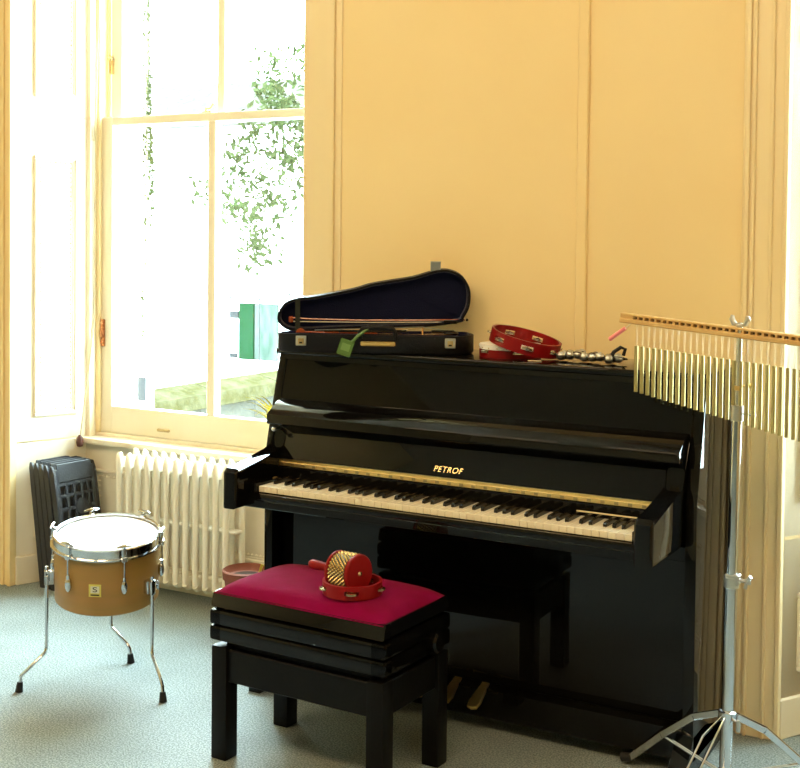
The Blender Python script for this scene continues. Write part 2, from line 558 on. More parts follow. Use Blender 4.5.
# ================================================================== RADIATOR
rad = empty('column_radiator', (-1.55, .17, 0))
tag(rad, 'cream cast iron column radiator standing below the bright sash window', 'radiator')
NS, RP, RX = 12, .0500, -1.845
src = None
for i in range(NS):
    x = RX + RP * i
    if src is None:
        b = B()
        for yy in (.118, .225):
            b.tube([(0, yy, .095), (0, yy, .12), (0, yy, .52), (0, yy, .56), (0, yy + (.004 if yy < .2 else -.004), .583), (0, yy + (.008 if yy < .2 else -.008), .595)], .015, 10,
                   rr=[.011, .0128, .0128, .0142, .0135, .006])
        for z in (.105, .548):
            b.box(-.011, .011, .118, .225, z - .02, z + .022, .008, 2)
        b.tube([(0, .118, .095), (0, .13, .082), (0, .17, .078), (0, .213, .082), (0, .225, .095)], .014, 8)
        b.cyl((-.025, .17, .108), (.025, .17, .108), .019, n=10).cyl((-.025, .17, .548), (.025, .17, .548), .019, n=10)
        b.box(-.025, .025, .145, .195, .315, .327, .002)
        b.bm.transform(Matrix.Translation((0, -.17, 0)))
        src = b.build('radiator_section', 'radiator', rad, world=False, angle=50, loc=(0, 0, 0))
        src.location = (x + 1.55, 0, 0)
    else:
        share(src, 'radiator_section', rad, Matrix.Translation((x + 1.55, 0, 0)))
for x in (RX, RX + RP * (NS - 1)):
    B().tube([(x, .118, .09), (x, .112, .05), (x, .108, .0)], .013, 8).build('foot', 'radiator', rad)
    B().tube([(x, .225, .09), (x, .231, .05), (x, .235, .0)], .013, 8).build('foot', 'radiator', rad)
B().cyl((RX + RP * (NS - 1) + .02, .17, .548), (RX + RP * NS + .02, .17, .548), .016).cyl((RX + RP * NS + .01, .17, .53), (RX + RP * NS + .01, .17, .60), .010).ball((RX + RP * NS + .01, .17, .605), .014).build('air_valve', 'brassdull', rad)

# ================================================================== PIANO
PW = .7285
pi = empty('upright_piano', (0, -.2, 0))
tag(pi, 'glossy black upright piano against the yellow wall, keyboard open', 'piano')
side_poly = [(-.025, .045), (-.416, .045), (-.416, .76), (-.400, .83), (-.333, 1.100), (-.025, 1.100)]
for s in (-1, 1):
    a, c = sorted((s * PW, s * (PW - .032)))
    B().prism(side_poly, 0, a, c, .003, seg=2).build('side_panel', 'black', pi)
    # key arm with rounded upper nose and sloping shoulder
    a, c = sorted((s * .693, s * .640))
    arm = [(-.36, .6445), (-.6925, .6445), (-.6925, .757), (-.680, .771), (-.47, .786), (-.425, .80), (-.388, .94), (-.36, .95)]
    B().prism(arm, 0, a, c, .014, seg=4).build('key_arm', 'black', pi)
    a, c = sorted((s * .640, s * .614))
    B().box(a, c, -.625, -.455, .645, .722, .004).build('key_block', 'black', pi)
B().box(-PW - .008, PW + .008, -.345, -.02, 1.100, 1.121, .006, 3).build('top_lid', 'black', pi)
B().box(-.70, .70, -.338, -.33, 1.083, 1.099).build('lid_under_rail', 'black', pi)  # thin black rail beneath the lid's front edge
# upper panel (raked), music ledge, folded fallboard with name, hinge, fall, keys
B().prism([(-.330, 1.100), (-.374, .94), (-.356, .94), (-.312, 1.100)], 0, -.696, .696, .001).build('upper_panel', 'black', pi)
B().prism([(-.396, .953), (-.457, .914), (-.460, .909), (-.460, .884), (-.455, .879), (-.36, .885), (-.36, .953), (-.378,.956)], 0, -.692, .690, .003, seg=2).build('music_ledge', 'black', pi)
B().prism([(-.405, .885), (-.425, .833), (-.452, .770), (-.44, .765), (-.405, .82), (-.385, .885)], 0, -.640, .640, .001).build('fallboard', 'black', pi)
for xx in (-.672,):
    B().ball((xx, -.445, .862), .009, (1, .8, .8)).cyl((xx, -.38, .862), (xx, -.44, .862), .004).build('ledge_pin', 'steel', pi)
B().box(-.640, .640, -.463, -.440, .749, .762, .001).box(-.640, .640, -.458, -.445, .760, .770).build('hinge_rail', 'brass', pi)
hs = B()
for i in range(32):
    x = -.63 + i * .0406
    hs.box(x, x + .012, -.4655, -.462, .751, .760, .0005)
tag(hs.build('hinge_knuckle', 'brassdull', pi), kind='stuff')
B().prism([(-.458, .750), (-.462, .745), (-.462, .700), (-.40, .700), (-.40, .750)], 0, -.640, .640).build('name_fall', 'black', pi)
B().box(-.688, .688, -.640, -.36, .646, .672, .003).build('keybed', 'black', pi)
B().box(-.640, .640, -.638, -.620, .668, .690, .004, 2).build('key_slip', 'black', pi)
# keys
KW = 1.225 / 52
wk = B().box(-KW / 2 + .0005, KW / 2 - .0005, -.0745, .0745, -.019, 0, .0012).build('white_key', 'ivory', pi, world=False, loc=(0, 0, 0))
bk = B().prism([(-.05, -.004), (-.05, .006), (-.044, .0115), (.048, .0125), (.048, -.004)], 0, -.0055, .0055, .001).build('black_key', 'ebony', pi, world=False, loc=(0, 0, 0))
for i in range(52):
    x = -.6125 + KW * (i + .5)
    Mx = Matrix.Translation((x, -.5355 + .2, .709 - random.random() * .0006))
    if i == 0: wk.matrix_basis = Mx
    else: share(wk, 'white_key', pi, Mx)
nb = 0
for i in range(51):
    nt = (i + 5) % 7            # A is the lowest key: names A B C D E F G
    letter = 'ABCDEFG'[i % 7]
    if letter in 'BE': continue
    x = -.6125 + KW * (i + 1) + {'C': -.0022, 'D': .0022, 'F': -.003, 'G': 0, 'A': .003}[letter]
    Mx = Matrix.Translation((x, -.511 + .2, .7095))
    if nb == 0: bk.matrix_basis = Mx
    else: share(bk, 'black_key', pi, Mx)
    nb += 1


def text_mesh(txt, size, depth, mx, name, material, parent, shear=0, space=1.0):
    cu = bpy.data.curves.new(name, 'FONT')
    cu.body = txt; cu.size = size; cu.extrude = depth; cu.shear = shear; cu.space_character = space
    cu.align_x = 'CENTER'; cu.align_y = 'CENTER'
    t = bpy.data.objects.new(name, cu); COL.objects.link(t)
    dg = bpy.context.evaluated_depsgraph_get()
    me = bpy.data.meshes.new_from_object(t.evaluated_get(dg))
    bpy.data.objects.remove(t); bpy.data.curves.remove(cu)
    me.transform(WM[parent.name].inverted() @ mx)
    me.materials.clear(); me.materials.append(M[material])
    me.name = name
    o = bpy.data.objects.new(name, me); COL.objects.link(o); o.parent = parent
    WM[o.name] = WM[parent.name].copy()
    return o


# name in gilt letters on the sloping fallboard
ang = math.atan2(.040, .023)
mx = Matrix.Translation((-.030, -.4442, .7915)) @ Matrix.Rotation(math.radians(66.8), 4, 'X')
text_mesh('PETROF', .0255, .0003, mx, 'gilt_lettering', 'gold', pi, shear=.2, space=1.12)
# lower case
B().box(-.697, .697, -.352, -.335, .13, .60, .002).build('lower_panel', 'black', pi)
B().box(-.697, .697, -.40, -.33, .60, .642, .002).build('lower_rail', 'black', pi)
B().box(-.697, .697, -.413, -.36, .045, .135, .003).build('plinth', 'black', pi)
B().box(-.697, .697, -.05, -.03, .06, 1.10).build('back_board', 'satin', pi)
for s in (-1, 1):
    a, c = sorted((s * (PW + .0), s * (PW - .05)))
    B().prism([(-.50, .0), (-.50, .035), (-.43, .085), (-.416, .12), (-.30, .12), (-.03, .05), (-.03, 0.02), (-.40, .0)], 0, a, c, .003).build('toe_block', 'black', pi)
for x in (-.105, -.012, .082):
    PM = Matrix.Translation((x, -.395, .142)) @ Matrix.Rotation(math.radians(24), 4, 'X') @ Matrix.Translation((-x, .395, -.105))
    b = B().prism([(x - .012, -.39), (x - .013, -.44), (x - .020, -.475), (x - .016, -.497), (x, -.503), (x + .016, -.497), (x + .020, -.475), (x + .013, -.44), (x + .012, -.39)], 2, .100, .110, .002, mx=PM)
    b.build('pedal', 'brass', pi)

# pale strip added in place of a reflected line behind the treble keys
o = B().box(.40, .612, -.480, -.474, .7225, .7265, .001).build('reflection_strip', 'reflect_pale')
tag(o, 'thin pale strip standing for a reflection behind the highest piano keys', 'strip')

# ================================================================== BENCH
bench = empty('piano_bench', (-.208, -.822, 0), math.radians(-2.2))
tag(bench, 'black adjustable piano bench with crimson velvet seat in front of the piano', 'bench')
BW, BD = .290, .172
def ring(b, w, d, z0, z1, t, bev):
    poly_o = [(-w, -d), (w, -d), (w, d), (-w, d)]
    b.box(-w, w, -d, -d + t, z0, z1, bev, 2).box(-w, w, d - t, d, z0, z1, bev, 2)
    b.box(-w, -w + t, -d, d, z0, z1, bev, 2).box(w - t, w, -d, d, z0, z1, bev, 2)
    return b
b = B().prism([(-BD - .004, .440), (-BD, .452), (-BD + .006, .480), (BD - .006, .480), (BD, .452), (BD + .004, .440)], 0, -BW - .002, BW + .002, .003)
b.build('seat_frame', 'black', bench, world=False)
ring(B(), BW + .006, BD + .006, .388, .432, .05, .010).build('lift_frame', 'black', bench, world=False)
ring(B(), BW + .006, BD + .006, .343, .386, .05, .010).build('lift_frame', 'black', bench, world=False)
ring(B(), BW - .03, BD - .03, .318, .445, .03, .003).build('scissor_lift', 'satin', bench, world=False)
# cushion, domed
b = B(); N1, N2 = 28, 18
V = []; F = []
cw, cd = BW - .004, BD - .005
for j in range(N2 + 1):
    for i in range(N1 + 1):
        u = -1 + 2 * i / N1; v = -1 + 2 * j / N2
        e = (1 - abs(u) ** 6) * (1 - abs(v) ** 5)
        V.append((u * cw, v * cd, .478 + .035 * max(0, e) ** .55))
for j in range(N2):
    for i in range(N1):
        a = j * (N1 + 1) + i
        F.append((a, a + 1, a + N1 + 2, a + N1 + 1))
b._add(V, F)
b.box(-cw, cw, -cd, cd, .470, .479)
b.build('cushion', 'velvet', bench, world=False, angle=70)
LW = .030
for sx in (-1, 1):
    for sy in (-1, 1):
        x0 = sx * (BW - .026); y0 = sy * (BD - .026)
        B().box(x0 - LW + .003, x0 + LW - .003, y0 - LW + .003, y0 + LW - .003, 0, .327, .005, 2).build('leg', 'satin', bench, world=False)
b = B()
for sy in (-1, 1):
    y0 = sy * (BD - .022); B().box(-BW + .05, BW - .05, y0 - .012, y0 + .012, .225, .318, .003).build('long_apron', 'satin', bench, world=False)

for sx in (-1, 1):
    x0 = sx * (BW - .022); B().box(x0 - .012, x0 + .012, -BD + .05, BD - .05, .225, .318, .003).build('end_apron', 'satin', bench, world=False)
T = Matrix.Translation((BW + .005, .05, .385)) @ Matrix.Rotation(PI / 2, 4, 'Y')
B().lathe([(.010, -.03), (.010, .012), (.026, .014), (.030, .022), (.030, .034), (.024, .040), (0, .041)], T, 20).build('height_knob', 'black', bench, world=False)


# ================================================================== TAMBOURINES
def tambourine(name, R, h, mx, nj, head=False, ringmat='red', a0=0.0, jing='chrome'):
    r = empty(name, (0, 0, 0), mx=mx)
    t = .008; slots = []
    b = B(); n = 72
    half = .19 * .105 / R        # half angle of a slot
    def seg(a1, a2, z0, z1):
        k = max(1, int((a2 - a1) / (2 * PI / n)))
        V = []; F = []
        for i in range(k + 1):
            a = a1 + (a2 - a1) * i / k
            for (rr, z) in ((R, z0), (R, z1), (R - t, z1), (R - t, z0)):
                V.append((rr * math.cos(a), rr * math.sin(a), z))
        for i in range(k):
            for q in range(4):
                F.append((i * 4 + q, i * 4 + (q + 1) % 4, i * 4 + 4 + (q + 1) % 4, i * 4 + 4 + q))
        F += [(0, 3, 2, 1), (k * 4, k * 4 + 1, k * 4 + 2, k * 4 + 3)]
        b._add(V, F)
    ca = [a0 + 2 * PI * i / nj for i in range(nj)]
    for i, a in enumerate(ca):
        seg(a - half, a + half, 0, h * .34); seg(a - half, a + half, h * .66, h)
        nx = ca[i] + 2 * PI / nj
        seg(a + half, nx - half, 0, h)
    b.build('rim', ringmat, r, world=False, angle=40)
    for a in ca:
        c = Vector((math.cos(a) * (R - t / 2), math.sin(a) * (R - t / 2), 0))
        tdir = Vector((-math.sin(a), math.cos(a), 0))
        j = B()
        for dz in (h * .44, h * .53):
            p = c + Vector((0, 0, dz))
            j.lathe([(0, .002), (.008, .002), (.0125, -.0008), (.0165, -.0008), (.0165, .0006), (.0, .0032)], Matrix.Translation(p), 14)
        j.cyl(c + Vector((0, 0, h * .28)), c + Vector((0, 0, h * .72)), .0012, n=6)
        j.build('jingle_pair', jing, r, world=False)
    if head:
        B().lathe([(0, h + .0005), (R - .001, h + .0005), (R + .0012, h - .001), (R + .0012, h - .014), (R + .0002, h - .015), (R + .0002, h - .004), (R - .003, h - .001), (0, h - .0005)], None, 48).build('skin', 'skin', r, world=False)
        s = B()
        for i in range(20):
            a = 2 * PI * i / 20
            s.ball((math.cos(a) * (R + .001), math.sin(a) * (R + .001), h - .010), .0022, n=6)
        tag(s.build('tack', 'brassdull', r, world=False), kind='stuff')
    return r


PT = 1.1215
t1 = tambourine('tambourine', .098, .040, Matrix.Translation((.050, -.175, PT)), 5, True, 'red', .4)
tag(t1, 'red tambourine with a white skin lying flat underneath another one on the piano', 'tambourine')
mx = Matrix.Translation((.110, -.205, PT + .032)) @ Matrix.Rotation(math.radians(30), 4, 'Z') @ Matrix.Rotation(math.radians(13), 4, 'Y') @ Matrix.Rotation(math.radians(7), 4, 'X')
t2 = tambourine('tambourine', .112, .042, mx, 7, False, 'red', .2)
tag(t2, 'open red tambourine ring leaning aslant on the skinned tambourine atop the piano', 'tambourine')
Z_SEAT = .5135
t3 = tambourine('tambourine', .083, .036, Matrix.Translation((-.098, -.880, Z_SEAT)), 5, False, 'redwood', math.radians(-60), 'gold')
tag(t3, 'small red jingle ring lying on the crimson velvet seat', 'tambourine')

# small card under the ring
o = B().box(-.02, .02, -.012, .012, 0, .001).build('paper_card', 'card', loc=(0, 0, 0)); o.location = (.175, -.27, PT); o.rotation_euler.z = .5
tag(o, 'small pale card lying on the piano top under the tilted ring', 'card')

# ================================================================== SLEIGH BELLS
sb = empty('sleigh_bells', (.345, -.215, PT))
tag(sb, 'strap of nickel sleigh bells lying on the piano top', 'bells')
pts = []
for k in range(26):
    t = k / 25
    pts.append(Vector((.235 + .21 * t, -.215 + .018 * math.sin(t * 7), PT + .006 + .010 * abs(math.sin(t * 8)))))
b = B()
for i in range(25):
    p, q = pts[i], pts[i + 1]
    d = (q - p); X = Matrix.Translation(p) @ Matrix.Rotation(math.atan2(d.y, d.x), 4, 'Z')
    b.box(0, d.length + .002, -.014, .014, -.002, .002 + .004 * (i % 2), 0, mx=X)
b.build('strap', 'caseout', sb)
B().tube([pts[24] + Vector((0, 0, .01)), pts[24] + Vector((.006, 0, .03)), pts[23] + Vector((.002, 0, .036)), pts[21] + Vector((0, 0, .026)), pts[20] + Vector((0, 0, .012))], .006, 6).build('strap_end', 'caseout', sb)
bell = None
for i in range(8):
    t = (i + .5) / 8
    p = pts[int(t * 25)]
    for s in (-1, 1):
        if s == 1 and i % 2: continue
        c = Vector((p.x, p.y + s * .016, PT + .0165 + .003 * (i % 3)))
        if bell is None:
            q = B().ball((0, 0, 0), .0145, n=14)
            bell = q.build('bell', 'steel', sb, world=False, loc=(0, 0, 0)); bell.matrix_basis = Matrix.Translation(c - WM[sb.name].translation); bell0 = bell
            tg = B().lathe([(.0147, -.0015), (.0156, -.0015), (.0156, .0015), (.0147, .0015)], None, 18, close=True).build('bell_band', 'ink', bell, world=False)
        else:
            nb_ = share(bell, 'bell', sb, Matrix.Translation(c - WM[sb.name].translation) @ Matrix.Rotation(i * 1.3, 4, 'X'))
            share(tg, 'bell_band', nb_, Matrix.Identity(4))

# ================================================================== CABASA
ax = Vector((.98, -.20, .03)).normalized()           # drum axis, handle side is -axis
cb_c = Vector((-.112, -.880, Z_SEAT + .056))
Fz = frame_of(ax)
cmx = Matrix.Translation(cb_c) @ Fz
cab = empty('cabasa', (0, 0, 0), mx=cmx)
tag(cab, 'red wooden cabasa wrapped in brass beads resting inside the small jingle ring', 'cabasa')
r0 = .0500
B().lathe([(0, -.044), (r0, -.044), (r0 + .003, -.041), (r0 + .003, -.034), (r0 - .004, -.032), (r0 - .004, .032), (r0 + .003, .034), (r0 + .003, .041), (r0, .044), (0, .044)], None, 40).build('drum_body', 'redwood', cab, world=False)
b = B()
nr, nc = 9, 30
for i in range(nr):
    z = -.029 + .058 * i / (nr - 1)
    for k in range(nc):
        a = 2 * PI * (k + .5 * (i % 2)) / nc
        c = Vector(((r0 - .002) * math.cos(a), (r0 - .002) * math.sin(a), z)); er = Vector((math.cos(a), math.sin(a), 0)); et = Vector((-math.sin(a), math.cos(a), 0)); ez = Vector((0, 0, 1))
        q = .0040
        b._add([c - et * q * 1.2, c - ez * q, c + et * q * 1.2, c + ez * q, c + er * q * 1.6], [(0, 1, 4), (1, 2, 4), (2, 3, 4), (3, 0, 4)])
tag(b.build('brass_beads', 'gold', cab, world=False, angle=60), kind='stuff')
B().lathe([(r0 - .003, -.031), (r0 - .0022, -.031), (r0 - .0022, .031), (r0 - .003, .031)], None, 40, close=True).build('bead_backing', 'ink', cab, world=False)
B().lathe([(0, .0435), (.0075, .0435), (.006, .047), (0, .0485)], None, 16).build('end_screw', 'gold', cab, world=False)
B().lathe([(.008, -.043), (.0085, -.056), (.0105, -.075), (.0135, -.125), (.0135, -.140), (.010, -.147), (0, -.148)], None, 20).build('handle', 'redwood', cab, world=False)

# ================================================================== VIOLIN CASE
def closed_spline(P, n):
    out = []; m_ = len(P)
    for i in range(m_):
        a, b_, c, d = P[i - 1], P[i], P[(i + 1) % m_], P[(i + 2) % m_]
        for k in range(n):
            t = k / n
            out.append(.5 * ((2 * b_) + (-a + c) * t + (2 * a - 5 * b_ + 4 * c - d) * t * t + (-a + 3 * b_ - 3 * c + d) * t ** 3))
    return out


def spline(ctrl, n):
    """Catmull-Rom through ctrl points (open)"""
    out = []
    P = [ctrl[0]] + list(ctrl) + [ctrl[-1]]
    for i in range(1, len(P) - 2):
        for k in range(n):
            t = k / n
            a, b_, c, d = (Vector(P[i - 1]), Vector(P[i]), Vector(P[i + 1]), Vector(P[i + 2]))
            out.append(.5 * ((2 * b_) + (-a + c) * t + (2 * a - 5 * b_ + 4 * c - d) * t * t + (-a + 3 * b_ - 3 * c + d) * t ** 3))
    out.append(Vector(P[-2]))
    return out


CL = .64

cx0 = Vector((-.622, -.504, PT))
cang = math.radians(31)
cmx = Matrix.Translation(cx0) @ Matrix.Rotation(cang, 4, 'Z')
vc = empty('violin_case', (0, 0, 0), mx=cmx)
tag(vc, 'open black violin case with navy lining on top of the piano', 'case')
# local: x along the case 0..CL, y back (hinge at y=DH), z up. front free edge follows the violin outline
free = [(0, .06), (.006, .035), (.03, .016), (.08, .008), (.20, -.004), (.30, -.020), (.38, -.036), (.44, -.045), (.52, -.056), (.575, -.052), (.615, -.025), (.635, .02), (.636, .06)]
back = [(.630, .10), (.60, .128), (.50, .135), (.25, .120), (.08, .112), (.03, .106), (.006, .085)]
outline = closed_spline([Vector((*p, 0)) for p in free + back], 5)
oxy = [(p.x, p.y) for p in outline]
cen = Vector((.34, .045))
def inset(poly, d):
    out = []; n = len(poly)
    for i in range(n):
        a, c = Vector(poly[i - 1]), Vector(poly[(i + 1) % n]); t = (c - a).normalized(); nn = Vector((-t.y, t.x))
        out.append(tuple(Vector(poly[i]) + nn * d))
    return out
inn = inset(oxy, .010)
n = len(oxy)
def shell(b, z0, z1, zin):
    """tray: outer wall z0..z1, inner floor at zin"""
    b_in = inset(oxy, .016)
    V = [(*p, z0) for p in inset(oxy, .006)] + [(*p, z0 + .006) for p in oxy] + [(*p, z1) for p in oxy] + [(*p, z1) for p in inn] + [(*p, zin) for p in inn]
    F = [tuple(range(n))[::-1]]
    for k in range(4):
        for i in range(n):
            F.append((k * n + i, k * n + (i + 1) % n, (k + 1) * n + (i + 1) % n, (k + 1) * n + i))
    F.append(tuple(range(4 * n, 5 * n)))
    b._add(V, F)
CH = .060
b = B(); shell(b, 0, CH, .012); b.build('base_shell', 'caseout', vc, world=False, angle=50)
b = B(); b._add([(*p, .016) for p in inset(oxy, .0105)], [tuple(range(n))])
q = inset(oxy, .0108)
V = [(*p, .016) for p in q] + [(*p, CH + .003) for p in q] + [(*p, CH + .003) for p in inset(oxy, .014)] + [(*p, .016) for p in inset(oxy, .014)]
b._add(V, [(k * n + i, k * n + (i + 1) % n, (k + 1) * n + (i + 1) % n, (k + 1) * n + i) for k in range(3) for i in range(n)])
b.build('base_lining', 'casein', vc, world=False, recalc=True)
# lid swung up about the back edge: a tray whose opening faces the player
lidR = Matrix.Translation((0, .128, CH + .004)) @ Matrix.Rotation(math.radians(-84), 4, 'X')
def lidpt(x, y, z):      # y measured from the hinge line towards the free edge
    return lidR @ Vector((x, y, z))
lid_free = [(-.006, .030), (-.002, .062), (.022, .092), (.06, .106), (.12, .113), (.24, .137), (.30, .155), (.36, .166), (.44, .180), (.52, .203), (.565, .203), (.605, .183), (.630, .140), (.630, .085), (.612, .045)]
lid_back = [(.595, .028), (.45, .010), (.25, .004), (.08, -.006), (.02, .002)]
lo = closed_spline([Vector((*p, 0)) for p in lid_free + lid_back], 5)
lxy = [(p.x, p.y) for p in lo][::-1]
nL = len(lxy)
li = inset(lxy, -.008) if False else inset(lxy, .008)
A = sum(lxy[i][0] * lxy[(i + 1) % nL][1] - lxy[(i + 1) % nL][0] * lxy[i][1] for i in range(nL))
if A < 0:
    li = inset(lxy, -.008)
ls_ = 1 if A > 0 else -1
LD = .045
# lid local: (x, y=-dist from hinge, z): rotated -84deg about x so that -y goes up
def LP(p, z): return lidR @ Vector((p[0], -p[1], z))
b = B()
V = [LP(p, LD - .0) for p in inset(lxy, ls_ * .012)] + [LP(p, LD - .010) for p in lxy] + [LP(p, 0) for p in lxy] + [LP(p, 0) for p in li] + [LP(p, LD - .012) for p in li]
F = [tuple(range(nL))]
for k in range(4):
    for i in range(nL):
        F.append((k * nL + i, k * nL + (i + 1) % nL, (k + 1) * nL + (i + 1) % nL, (k + 1) * nL + i))
F.append(tuple(range(4 * nL, 5 * nL)))
b._add(V, F)
b.build('lid_shell', 'caseout', vc, world=False, angle=50)
b = B()
q1, q2 = inset(lxy, ls_ * .0085), inset(lxy, ls_ * .011)
V = [LP(p, -.0015) for p in q1] + [LP(p, -.0015) for p in q2] + [LP(p, LD - .014) for p in q2]
b._add(V, [(k * nL + i, k * nL + (i + 1) % nL, (k + 1) * nL + (i + 1) % nL, (k + 1) * nL + i) for k in range(2) for i in range(nL)] + [tuple(range(2 * nL, 3 * nL))])
b.build('lid_lining', 'casein', vc, world=False)
# hasp standing on the lid's free edge
T = lidR @ Matrix.Translation((.515, -.203, .008)) @ Matrix.Scale(1.3, 4)
B().box(-.013, .013, -.022, .004, 0, .002, .0005, mx=T).box(-.012, .012, -.020, -.016, -.005, .003, mx=T).box(-.012, -.008, -.020, 0, -.005, .002, mx=T).box(.008, .012, -.020, 0, -.005, .002, mx=T).build('lid_hasp', 'steel', vc, world=False)
# strap and latches
B().box(.052, .068, -.104, -.001, -.004, .0, mx=lidR).build('lid_strap', 'strap', vc, world=False)
for x, yf in ((.078, .0065), (.555, -.0555)):
    T = Matrix.Translation((x, yf, .022)) @ Matrix.Rotation(math.radians(-4), 4, 'Z')
    la = B().box(-.017, .017, -.005, .002, 0, .032, .002, mx=T).build('latch', 'steel', vc, world=False)
    B().box(-.009, .009, -.008, -.003, .006, .024, .001, mx=T).build('latch_plate', 'brassdull', la, world=False)
    B().box(-.005, .005, -.0095, -.006, .008, .013, 0, mx=T).build('keyhole', 'ink', la, world=False)
# handle: folded up loop over the front edge
T = Matrix.Translation((.325, -.030, .048)) @ Matrix.Rotation(math.radians(-7), 4, 'Z')
b = B().tube([T @ Vector(p) for p in ((-.057, 0, 0), (-.057, -.006, .022), (-.050, -.008, .033), (-.02, -.008, .037), (.02, -.008, .037), (.050, -.008, .033), (.057, -.006, .022), (.057, 0, 0))], .0075, 8)
b.build('handle', 'caseout', vc, world=False)
B().box(-.056, .056, -.005, .0, -.022, -.008, .003, mx=T).build('handle_plate', 'brass', vc, world=False)
tg = empty('luggage_tag', (0, 0, 0), mx=cmx @ Matrix.Translation((.222, -.036, .022)) @ Matrix.Rotation(math.radians(18), 4, 'Y') @ Matrix.Scale(1.15, 4))
B().box(-.020, .020, -.003, 0, -.024, .022, .003).build('tag_plate', 'green', tg, world=False)
B().box(-.012, .012, -.0038, -.003, -.010, .010, 0).build('tag_window', mat('tag_card', (.16, .28, .08), .3), tg, world=False)
B().tube([(0.012, -.002, .018), (.022, -.004, .040), (.038, .0, .062), (.052, .0, .078)], .0045, 6).build('tag_loop', 'green', tg, world=False)
tag(tg, 'green luggage tag looped to the violin case handle', 'tag')

# violin in the case: outline in case coordinates
vi = empty('violin', (0, 0, 0), mx=cmx @ Matrix.Translation((0, .045, .030)))
tag(vi, 'small varnished violin lying in the open case', 'violin')
half = [(.315, .0), (.318, .035), (.335, .055), (.365, .062), (.395, .052), (.415, .040), (.445, .038), (.465, .050), (.495, .072), (.53, .076), (.565, .060), (.585, .030), (.590, 0)]
hs_ = spline([Vector((*p, 0)) for p in half], 4)
vo = [(p.x, p.y) for p in hs_] + [(p.x, -p.y) for p in hs_[-2:0:-1]]
B().prism(vo, 2, .0, .026, .003, seg=2).build('body', 'spruce', vi, world=False)
B().prism([(.20, -.010), (.325, -.012), (.325, .012), (.20, .010)], 2, .018, .034, .004).prism([(.11, -.009), (.20, -.010), (.20, .010), (.11, .009)], 2, .020, .036, .004).build('neck', 'maple', vi, world=False)
B().prism([(.15, -.010), (.42, -.018), (.42, .018), (.15, .010)], 2, .036, .041, .001).build('fingerboard', 'ebony', vi, world=False)
B().cyl((.075, -.014, .030), (.075, .014, .030), .016, n=16).box(.075, .14, -.010, .010, .022, .036, .003).build('scroll', 'maple', vi, world=False)
B().prism([(-.02, .026), (-.017, .046), (0, .054), (.017, .046), (.02, .026)], 0, .468, .472, mx=Matrix.Identity(4)).build('bridge', 'spruce', vi, world=False)
B().prism([(.50, -.012), (.575, -.018), (.575, .018), (.50, .012)], 2, .034, .042, .002).build('tailpiece', 'ebony', vi, world=False)
b = B()
for y in (-.008, -.003, .003, .008):
    b.cyl((.12, y * .7, .040), (.47, y, .053), .0008, n=5).cyl((.47, y, .053), (.53, y * .7, .044), .0008, n=5)
tag(b.build('strings', 'steel', vi, world=False), kind='stuff')
B().ball((.56, -.045, .036), .026, (1, .8, .3)).build('chin_rest', 'ebony', vi, world=False)
# bow clipped in the lid
bw = empty('violin_bow', (0, 0, 0), mx=cmx @ lidR)
tag(bw, 'violin bow clipped along the lower part of the case lid', 'bow')
B().tube([(.035, -.040, .004), (.10, -.036, .004), (.25, -.033, .004), (.42, -.034, .004), (.615, -.037, .004)], .003, 8).build('stick', 'maple', bw, world=False)
B().tube([(.045, -.027, .004), (.30, -.026, .004), (.57, -.029, .004)], .0016, 6).build('hair', 'hair', bw, world=False)
B().box(.030, .046, -.045, -.024, -.002, .010, .003).build('tip', 'maple', bw, world=False)
B().box(.545, .590, -.037, -.024, -.002, .010, .002).ball((.622, -.037, .004), .005).build('frog', 'ebony', bw, world=False)

# ================================================================== DRUM
RD = .174
tilt = math.radians(8)
to_cam = Vector((CAM.x + 1.17, CAM.y + .70, 0)).normalized()
az = math.atan2(to_cam.y, to_cam.x)
dc = Vector((-1.185, -.672, .500))
Rz = Matrix.Rotation(az, 4, 'Z')
dmx = Matrix.Translation(dc) @ Rz @ Matrix.Rotation(tilt, 4, 'Y')       # local +x = towards camera, z up, origin = centre of the head
dr = empty('floor_tom', (0, 0, 0), mx=dmx)
tag(dr, 'caramel brown floor tom drum on three bent chrome legs beside the radiator', 'drum')
DH_ = .215
B().lathe([(RD - .012, -.02), (RD - .012, -DH_), (RD - .007, -DH_ - .004), (RD - .003, -DH_), (RD - .002, -.02), (RD - .006, -.01)], None, 64, close=True).build('shell', 'tan', dr, world=False)
B().lathe([(0, -.004), (RD - .010, -.004), (RD - .002, -.010), (RD + .002, -.014)], None, 64).build('drum_head', 'skin', dr, world=False)
B().lathe([(RD - .006, .004), (RD - .001, .007), (RD + .004, .004), (RD + .004, -.022), (RD + .011, -.024), (RD + .011, -.029), (RD + .001, -.029), (RD + .001, -.004), (RD - .006, -.002)], None, 64, close=True).build('hoop', 'chrome', dr, world=False)
